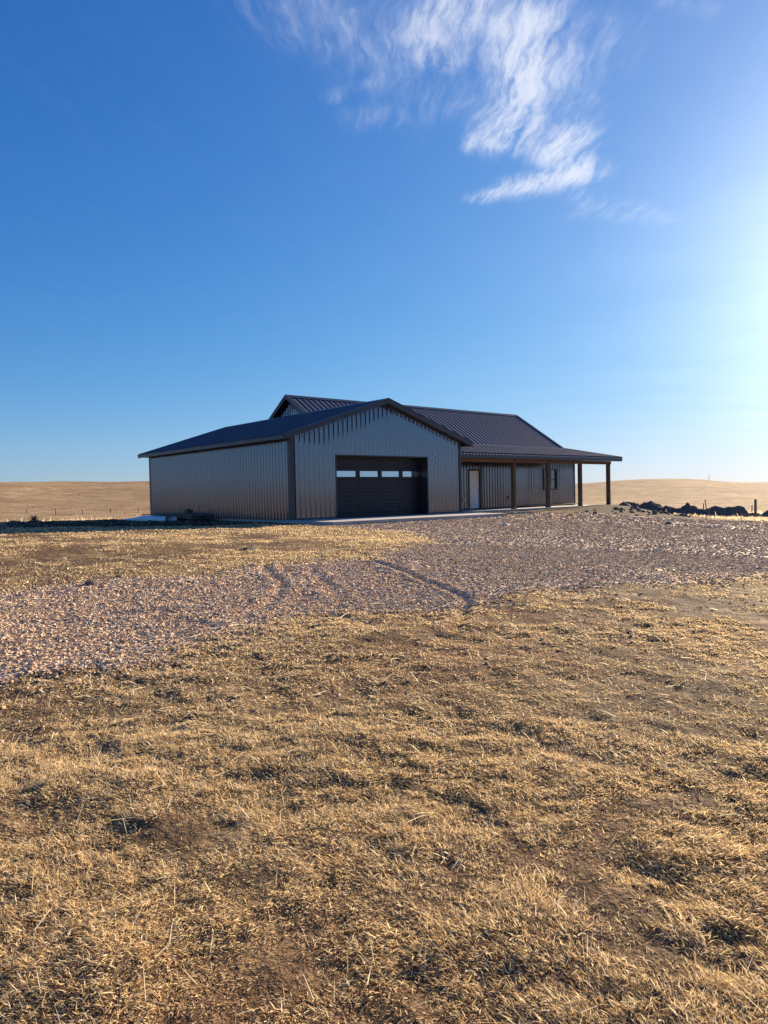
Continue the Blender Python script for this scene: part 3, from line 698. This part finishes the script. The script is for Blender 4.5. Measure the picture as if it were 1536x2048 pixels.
for a, b in cols_:
    f = MB().box(a, b, yd-.014, yd-.001, pz0, pz0+.018).box(a, b, yd-.014, yd-.001, pz1-.018, pz1).box(a, a+.02, yd-.014, yd-.001, pz0+.018, pz1-.018).box(b-.02, b, yd-.014, yd-.001, pz0+.018, pz1-.018).build('pane_frame', M_DOOR, odoor)
    MB().box(a+.004, b-.004, yd+.010, yd+.022, pz0+.002, pz1-.002).build('pane', M_GLASS, odoor)
MB().box(d0, d1, yd-.004, yd+.05, .0, .012).build('bottom_seal', plain('black_rubber', (.012, .012, .012), .8), odoor)
# jambs and head of the deep opening
MB().box(DX1, DX1+.05, -.052, DDEP-.012, .0, DZ+.05).build('door_jamb', M_TRIM, building)
MB().box(DX0-.05, DX0, -.052, DDEP-.012, .0, DZ+.05).build('door_jamb', M_TRIM, building)
MB().box(DX0, DX1, -.052, DDEP-.012, DZ, DZ+.05).build('door_head', M_TRIM, building)
MB().box(DX1-.07, DX1-.045, DDEP-.10, DDEP-.06, .0, DZ-.02).build('door_track', M_TRIM, building)
# keypad cable beside the door
MB().tube([(7.13, -.055, 2.39), (7.30, -.08, 2.50), (7.56, -.065, 2.66)], .011, 6).build('loose_cable', M_PLASTIC, building)
MB().tube([(7.30, -.078, 2.49), (7.33, -.07, 2.36), (7.32, -.065, 2.24)], .004, 6).build('loose_cable', M_PLASTIC, building)
MB().box(7.295, 7.345, -.075, -.030, 2.19, 2.26).build('sensor', M_PLASTIC, building, .006)
# front door
fd = MB().box(FD0+.05, FD1-.05, HY+.04, HY+.085, .03, FDZ-.05)
ofd = fd.build('front_door', M_WHITE, building)
w_ = FD1-FD0-.10
for (zx, zy) in ((.16, .74), (.88, 1.46), (1.58, 1.90)):
    for q in (0, 1):
        a = FD0+.05+.11+q*(w_/2-.045); b = a+w_/2-.175; zb = zy
        MB().box(a, b, HY+.030, HY+.039, zx, zx+.02).box(a, b, HY+.030, HY+.039, zb-.02, zb).box(a, a+.02, HY+.030, HY+.039, zx+.02, zb-.02).box(b-.02, b, HY+.030, HY+.039, zx+.02, zb-.02).hexa(
            [(a+.04, HY+.039, zx+.04), (b-.04, HY+.039, zx+.04), (b-.04, HY+.039, zb-.04), (a+.04, HY+.039, zb-.04)], [(a+.06, HY+.031, zx+.06), (b-.06, HY+.031, zx+.06), (b-.06, HY+.031, zb-.06), (a+.06, HY+.031, zb-.06)]).build('door_panel', M_WHITE, ofd)
MB().tube([(FD1-.115, HY+.04, 1.0), (FD1-.115, HY-.02, 1.0)], [.012, .012], 8).tube([(FD1-.115, HY-.02, 1.0), (FD1-.115, HY-.045, 1.0), (FD1-.115, HY-.06, 1.0)], [.018, .032, .014], 10).build('handle', M_TRIM, ofd)
MB().box(FD0-.02, FD0+.05, HY-.06, HY+.10, .0, FDZ+.06).box(FD1-.05, FD1+.13, HY-.06, HY+.10, .0, FDZ+.06).box(FD0+.05, FD1-.05, HY-.06, HY+.10, FDZ-.05, FDZ+.06).build('door_frame', M_TRIM, ofd)
# window: two sashes in a dark frame
fw_ = .09
win = MB().box(WX0, WX1, HY-.065, HY+.06, WZ0, WZ0+fw_).box(WX0, WX1, HY-.065, HY+.06, WZ1-fw_, WZ1).box(WX0, WX0+fw_, HY-.065, HY+.06, WZ0+fw_, WZ1-fw_).box(WX1-fw_, WX1, HY-.065, HY+.06, WZ0+fw_, WZ1-fw_).box((WX0+WX1)/2-.05, (WX0+WX1)/2+.05, HY-.06, HY+.06, WZ0+fw_, WZ1-fw_).build('window', M_TRIM, building)
mx_ = (WX0+WX1)/2
for a, b in ((WX0+fw_, mx_-.05), (mx_+.05, WX1-fw_)):
    MB().box(a, b, HY+.02, HY+.03, WZ0+fw_, WZ1-fw_).build('pane', M_WINGLASS, win)
    MB().box(a, b, HY-.012, HY+.018, (WZ0+WZ1)/2-.025, (WZ0+WZ1)/2+.025).build('sash_rail', M_TRIM, win)
# outlet covers
MB().box(13.10, 13.22, HY-.075, HY-.012, .40, .60).box(13.12, 13.20, HY-.095, HY-.076, .43, .585).build('outlet_box', M_PLASTIC, building, .008)
MB().box(16.73, 16.88, HY-.05, HY-.012, .52, .64).tube([(16.805, HY-.05, .58), (16.805, HY-.085, .55)], [.045, .04], 10).build('vent', M_TRIM, building)

# concrete
m = MB(); m.box(-.3, 8.75, -3.0, .42, -.16, 0); m.box(8.755, 23.45, .93, HY-.03, -.16, -.004); m.add([(8.755, -2.2, -.004), (9.6, .925, -.004), (8.755, .925, -.004), (8.755, -2.2, -.16), (9.6, .925, -.16), (8.755, .925, -.16)], [(0, 1, 2), (3, 5, 4), (0, 3, 4, 1), (1, 4, 5, 2), (2, 5, 3, 0)])
o = m.build('pavement', M_CONC); tag(o, 'new pale concrete apron before the garage and under the porch', 'pavement', kind='structure')

# ------------------------------------------------------------------ loose things in the yard
rnd = random.Random(5)
def gz(x, y): return float(ground_z(np.array([x]), np.array([y]))[0])
def lump(name, x, y, rx, ry, h, mat, seed, rot=0.0, sink=.1, n=(36, 20), rough=.35, parent=None, asym=0.0):
    """an irregular heap: a dome with noise, closed below ground"""
    na, nr = n; ca, sa = math.cos(rot), math.sin(rot); V = []; F = []
    A = np.linspace(0, 2*math.pi, na, endpoint=False); Rr = np.linspace(0, 1, nr+1)[1:]
    cx, cy = [], []
    for r in Rr:
        for a in A: cx.append(math.cos(a)*r*rx); cy.append(math.sin(a)*r*ry)
    cx = np.array([0]+cx); cy = np.array([0]+cy); rr = np.hypot(cx/rx, cy/ry)
    wx = x+cx*ca-cy*sa; wy = y+cx*sa+cy*ca
    q = np.clip(1-rr, 0, 1); prof = np.where(q < .55, q/.55*.86, .86+.14*np.sin((q-.55)/.45*math.pi/2))
    nz = .6*fbm(wx+seed*3.1, wy, min(rx, ry)*1.5, seed, 2, .6)+.4*fbm(wx+seed*3.1, wy, min(rx, ry)*.45, seed+5, 4, .65)
    z = h*prof*(1-rough+2*rough*nz)*(1+asym*cx/rx)
    gzv = ground_z(wx, wy); top = np.where(rr > .985, gzv-sink, np.maximum(gzv+z-.02*(rr > .9), gzv-sink))
    V = np.stack([wx, wy, top], 1)
    tri = [(0, 1+k, 1+(k+1) % na) for k in range(na)]
    quad = []
    for j in range(nr-1):
        for k in range(na): quad.append((1+j*na+k, 1+(j+1)*na+k, 1+(j+1)*na+(k+1) % na, 1+j*na+(k+1) % na))
    return mesh_np(name, V, [np.array(tri), np.array(quad)], mat, parent, smooth=False)
def earth_material():
    m, N, p = material('dug_earth'); co = N.new('ShaderNodeTexCoord').outputs['Object']
    n = N.noise(co, 2.2, 5, .65); n2 = N.noise(co, 14, 4, .7)
    N.put(p, 'Base Color', N.mix(N.math('MULTIPLY_ADD', n2, .5, N.math('MULTIPLY', n, .5)), (.15, .115, .092, 1), (.30, .235, .19, 1)))
    p.inputs['Roughness'].default_value = .95; p.inputs['Specular IOR Level'].default_value = .1
    b = N.new('ShaderNodeBump', ins={'Height': n2, 'Strength': 1.0, 'Distance': .12}); N.put(p, 'Normal', b.outputs[0]); return m
M_EARTH = earth_material()
HEAPS = [
 (27.05, -2.1, 3.7, .8, .42, 71, 'long low bank of dark earth running under the row of heaps'),
 (25.5, 1.2, .9, .8, .42, 4, 'small low dark earth heap nearest the porch end'),
 (26.0, .15, 1.0, .9, .66, 5, 'rounded dark earth heap left of the gap in the row'),
 (26.5, -.85, .8, .7, .46, 8, 'small dark earth heap just right of the gap in the row'),
 (27.0, -1.75, 1.0, .9, .58, 12, 'broad flat topped dark earth heap crowned by a single clod'),
 (27.3, -2.55, .95, .9, .56, 13, 'dark earth heap between the clod topped heap and the tallest one'),
 (27.6, -3.3, 1.1, 1.0, .80, 15, 'tallest dark earth heap in the row of spoil'),
 (28.0, -3.95, 1.2, 1.0, .70, 17, 'dark earth heap joined to the right of the tallest one'),
 (28.3, -4.7, 1.2, .9, .40, 19, 'low dark earth heap tailing off towards the wooden post'),
 (28.7, -6.1, 1.3, 1.1, .66, 23, 'dark earth heap at the far side of the wooden post'),
]
for (x, y, rx, ry, h, sd_, lab) in HEAPS:
    o = lump('earth_heap', x, y, rx, ry, h*.82, M_EARTH, sd_, -1.1 if rx > 3 else -.45, .3, (72, 34), .62); tag(o, lab, 'earth heap', 'heaps of dug earth beyond the porch')
o = lump('earth_clod', 27.0, -1.65, .17, .15, .14, M_EARTH, 31, 0, .1, (14, 6)); o.location.z = .62; tag(o, 'lone dark clod perched on the flat topped earth heap', 'clod')
o = lump('earth_heap', 23.75, .55, .55, .35, .2, M_EARTH, 37, 0, .1, (28, 10), .5); tag(o, 'little ridge of loose brown earth at the foot of the last porch post', 'earth heap', 'heaps of dug earth beyond the porch')
# clods and a hole in the near yard
for (x, y, rx, ry, h, sd_, lab) in ((-11.05, -11.75, .17, .10, .075, 41, 'dark flat clod lying on the upper edge of the gravel'), (-3.1, 8.9, .16, .14, .15, 43, 'dark clod standing up from the shaded ground left of the lumber'),
                                    (-7.0, -9.2, .30, .15, .06, 47, 'low crumbled clod in the brown grass above the gravel'), (11.6, -8.6, .35, .2, .10, 49, 'low dark clod on the gravel short of the porch bank')):
    o = lump('earth_clod', x, y, rx, ry, h, M_EARTH, sd_, .3, .05, (20, 8), .5); tag(o, lab, 'clod')
M_STONE = plain('pale_stone', (.62, .58, .54), .8)
o = lump('pale_stone', 4.1, -6.8, .17, .13, .09, M_STONE, 53, .2, .04, (14, 6), .4); tag(o, 'flat pale stone lying on the gravel before the garage', 'stone')
M_LIME = plain('white_rock', (.72, .74, .78), .7)
for k, (x, y, lab) in enumerate(((28.0, -6.35, 'white rock at the foot of the earth heap past the wooden post'), (27.8, -5.9, 'white rock lying in dry grass before the wooden post'))):
    o = lump('white_rock', x, y, .26, .16, .17, M_LIME, 60+k, .4, .05, (14, 6), .45); tag(o, lab, 'rock')

# dry weeds
WM = blade_material('weed_stems', .9, .2)
def weed(x, y, h, n, tint, label, seed, group=None):
    r0 = np.random.default_rng(seed); V = []; F = []; b = gz(x, y); c = 0
    for k in range(n):
        a = r0.uniform(0, 6.28); ln = abs(r0.normal(.5, .35)); L = h*r0.uniform(.5, 1.1); p = np.array([x+r0.normal(0, h*.25), y+r0.normal(0, h*.25), b-.02])
        for s in range(3):
            d = np.array([math.cos(a)*math.sin(ln), math.sin(a)*math.sin(ln), math.cos(ln)]); q = p+d*L/3
            sdv = np.array([-math.sin(a), math.cos(a), 0])*.012*(1-s*.2)
            V += [p-sdv, p+sdv, q+sdv*.8, q-sdv*.8]; F.append((c, c+1, c+2, c+3)); c += 4
            if s: 
                tw = d+r0.normal(0, .7, 3); e = p+tw/np.linalg.norm(tw)*L*.28
                V += [p-sdv*.7, p+sdv*.7, e]; F.append((c, c+1, c+2, c+2)); c += 3
            p = q; a += r0.normal(0, .5); ln = abs(ln+r0.normal(.1, .25))
    q4 = np.array([f for f in F if f[2] != f[3]]); t3 = np.array([f[:3] for f in F if f[2] == f[3]])
    col = np.tile(np.array(tint+(1,)), (len(V), 1))
    o = mesh_np('dry_weed', np.array(V), [q4, t3], WM, attr={'tint': ('FLOAT_COLOR', col)}); tag(o, label, 'weed', group)
weed(-6.6, 9.2, .30, 60, (.13, .085, .06), 'dark bushy dry weed on the shaded rim left of the garage', 71)
weed(-7.4, 8.2, .16, 60, (.16, .12, .08), 'low dark weed tuft left of the bushy one on the rim', 72)
rc = np.random.default_rng(12)
for k in range(46):                                                  # clods scattered over the dug bank
    cx_, cy_ = float(rc.normal(20.6, 2.2)), float(rc.normal(-1.9, 1.1)); q_ = float(rc.uniform(.06, .17))
    if -.6 < cy_ < 4.2: cy_ -= 2.2
    o = lump('earth_clod', cx_, cy_, q_*1.3, q_, q_*.8, M_EARTH, 100+k, float(rc.uniform(0, 3)), .04, (12, 5), .5); tag(o, 'loose earth clod on the sloping dug bank before the porch end', 'clod', 'loose clods on the bank at the porch end')
weed(-10.1, -1.6, .26, 70, (.42, .35, .25), 'pale straggly weed where the building shadow ends', 73)
weed(13.0, -3.2, .2, 60, (.55, .42, .24), 'pale straw tuft on the gravel below the porch bank', 74)

# fence posts across the prairie
M_RUST = plain('rusty_steel', (.075, .050, .038), .8, .2); M_GREYW = wood('grey_timber', (.10, .085, .07), (.22, .19, .16), 2)
def tpost(x, y, h, label, group, lean=0.0):
    z = gz(x, y); e = empty('fence_post', (x, y, z)); e.rotation_euler = (lean, lean*.6, rnd.uniform(0, 3)); tag(e, label, 'fence post', group)
    MB().box(-.06, .06, -.018, .018, -.3, h).box(-.018, .018, .018, .075, -.3, h).build('post', M_RUST, e)
ax = [(53, 175), (111, 165), (165, 158), (221, 152), (276, 147)]
def at(px, py, dist):
    """a point the given distance away in the heading of a pixel of the photograph"""
    d = _f*FPX+_r*(px-768)-_u*(py-1024); h = Vector((d.x, d.y, 0)).normalized(); return CAMX+h.x*dist, CAMY+h.y*dist
for i, (px, dist) in enumerate(ax):
    x, y = at(px, 1020, dist); tpost(x, y, 1.0 if i != 1 else 1.35, ['steel fence post on the prairie, nearest the left end of the line', 'tallest steel post in the line across the left prairie', 'steel fence post in the middle of the line across the left prairie', 'faint steel fence post between the middle one and the garage', 'steel fence post on the left prairie, closest to the garage wall'][i], 'steel fence posts across the left prairie')
for i, (px, dist, h) in enumerate(((1247, 118, 1.0), (1261, 118, .8), (1407, 104, .9), (1413, 104, 1.4), (1504, 96, .8))):
    x, y = at(px, 1010, dist); tpost(x, y, h, ['steel fence post beyond the end of the porch', 'short steel fence post beside the one beyond the porch end', 'short steel fence post behind the flat topped earth heap', 'tall leaning steel fence post behind the earth heaps', 'thin steel fence post beside the thick wooden post'][i], 'steel fence posts across the right prairie', .12 if i == 3 else 0.0)
x, y = at(1511, 1020, 44.5); z = gz(x, y); e = empty('fence_post', (x, y, z)); tag(e, 'thick grey wooden post standing among the earth heaps', 'fence post')
MB().tube([(0, 0, -.4), (0, 0, .6), (.01, 0, 1.06)], [.072, .070, .066], 12).build('post', M_GREYW, e); MB().tube([(.01, 0, 1.06), (.01, 0, 1.085)], [.066, .05], 12).build('cap', M_GREYW, e)
x, y = at(1418, 960, 560); z = gz(x, y); e = empty('utility_pole', (x, y, z)); tag(e, 'far utility pole standing on the prairie skyline', 'pole')
MB().tube([(0, 0, -.6), (0, 0, 4.2)], [.13, .10], 8).build('pole', M_GREYW, e); MB().box(-.5, .5, -.05, .05, 3.85, 3.97).build('crossarm', M_GREYW, e)

# lumber beside the garage wall
def board(x, y, z, L, w, t, rz, label=None, mat=None, name='board', group='boards in the lumber pile', ch=0.0):
    o = MB().box(-w/2, w/2, 0, L, 0, t).build(name, mat or M_BOARD, None, .003); o.location = (x, y, z); o.rotation_euler = (ch, 0, rz)
    tag(o, label or 'weathered board stacked in the lumber pile by the garage side wall', 'board', group); return o
base = gz(-.75, 7.6)+.02
for k in range(3):
    o = MB().box(-.55, .55, -.045, .045, 0, .09).build('bearer', M_BOARD, None, .004); o.location = (-.80, 6.1+k*1.5, gz(-.8, 6.1+k*1.5)); tag(o, 'short timber bearer under the lumber pile by the garage side wall', 'bearer', 'bearers under the lumber pile')
for lay in range(4):
    for c in range(5):
        if lay == 3 and c in (0, 3): continue
        board(-1.22+c*.205+rnd.uniform(-.012, .012), 5.65+rnd.uniform(-.12, .22)+(.25 if lay == 3 else 0), base+.095+lay*.052, 3.7+rnd.uniform(-.3, .25), .19, .045, rnd.uniform(-.012, .012))
board(-1.35, 6.3, base+.30, 3.3, .14, .04, .16, 'slanting board laid loose across the top of the lumber pile', ch=-.015)
o = MB().box(-.16, .16, -.11, .11, 0, .11).box(-.10, .06, -.06, .10, .112, .17).build('offcut', M_BOARD, None, .004); o.location = (-.62, 7.5, base+.312); o.rotation_euler = (0, 0, .4); tag(o, 'dark timber offcut lying on top of the lumber pile', 'offcut')
# white wrapped bundle: long soft stack of sheets
def bundle():
    m, N, p = material('white_wrap'); co = N.new('ShaderNodeTexCoord').outputs['Object']; n = N.noise(N.mapping(co, scale=(6, 1.2, 6)), 1.5, 5, .6)
    N.put(p, 'Base Color', N.mix(n, (.62, .64, .68, 1), (.84, .85, .88, 1))); p.inputs['Roughness'].default_value = .35
    b = N.new('ShaderNodeBump', ins={'Height': n, 'Strength': .7, 'Distance': .05}); N.put(p, 'Normal', b.outputs[0])
    L, w = 3.1, .75; nu, nv = 40, 16; V = []; F = []
    for i in range(nu+1):
        u = i/nu; wd = w*(.8+.2*math.sin(math.pi*min(1, u*1.3))); ht = (.20 if u < .55 else .20-.11*(u-.55)/.45)*(1-.12*math.sin(u*9))
        for j in range(nv+1):
            t = j/nv; a = math.pi*t; cx = -math.copysign(abs(math.cos(a))**.45, math.cos(a))*wd/2; cz = ht*abs(math.sin(a))**.38
            f = .03*math.sin(u*17+t*5)+.02*math.sin(u*41+t*11)
            V.append((cx, u*L, max(-.05, cz*(1+f)-.03)))
    for i in range(nu):
        for j in range(nv): a = i*(nv+1)+j; F.append((a, a+1, a+nv+2, a+nv+1))
    e0 = tuple(range(nv+1)); e1 = tuple(nu*(nv+1)+j for j in range(nv+1))[::-1]
    mb = MB(); mb.add(V, F+[e0, e1]); o = mb.build('wrapped_bundle', m, None, smooth=True)
    o.location = (-1.72, 6.85, gz(-1.8, 8.2)-.0); o.rotation_euler = (0, 0, .22)
    tag(o, 'long low bundle in pale plastic wrap on the ground beside the lumber pile', 'bundle')
pass
bundle()
# long sheets leaning low on the porch floor
o = MB().box(0, 5.0, 0, .28, .045, .085).build('plank', M_PLANK, None, .004); o.location = (17.9, 3.15, 0); o.rotation_euler = (0, 0, .015); tag(o, 'long pale plank lying on blocks along the porch wall', 'plank')
for k, x in enumerate((18.3, 20.3, 22.3)):
    o = MB().box(-.07, .07, -.02, .32, -.002, .043).build('block', M_BOARD, None, .003); o.location = (x, 3.15+.015*(x-17.9), 0); tag(o, ['small timber block under the door end of the plank', 'small timber block under the middle of the plank', 'small timber block under the far end of the plank'][k], 'block')
for sd_ in (0,):
    o = MB().box(0, .6, 0, .1, 0, .03).build('offcut', M_BOARD, None, .003); o.location = (17.1, 2.95, 0); o.rotation_euler = (0, 0, .3); tag(o, 'short board offcut on the porch floor left of the plank', 'offcut')

# far hills, distance haze put into their blue grey colour
def far_hills():
    V = []; F = []; n = 160
    for i in range(n+1):
        u = i/n; az = R_(24.2+u*24); hh = 46*(sstep(0, .12, np.array(u))*.85+.15)*(.82+.36*float(fbm(np.array([u*20.]), np.array([3.]), 2.2, 99, 4)[0]))
        hx_, hy_ = .6459*math.cos(az)+.7633*math.sin(az), .7633*math.cos(az)-.6459*math.sin(az)
        for dd, z in ((5600, -40), (6100, hh*.55), (6700, hh), (7600, hh*.5), (8400, -40)): V.append((CAMX+hx_*dd, CAMY+hy_*dd, z*(1 if z < 0 else 1)))
    for i in range(n):
        for j in range(4): a = i*5+j; F.append((a, a+5, a+6, a+1))
    m, N, p = material('hazed_hills'); co = N.new('ShaderNodeTexCoord').outputs['Object']
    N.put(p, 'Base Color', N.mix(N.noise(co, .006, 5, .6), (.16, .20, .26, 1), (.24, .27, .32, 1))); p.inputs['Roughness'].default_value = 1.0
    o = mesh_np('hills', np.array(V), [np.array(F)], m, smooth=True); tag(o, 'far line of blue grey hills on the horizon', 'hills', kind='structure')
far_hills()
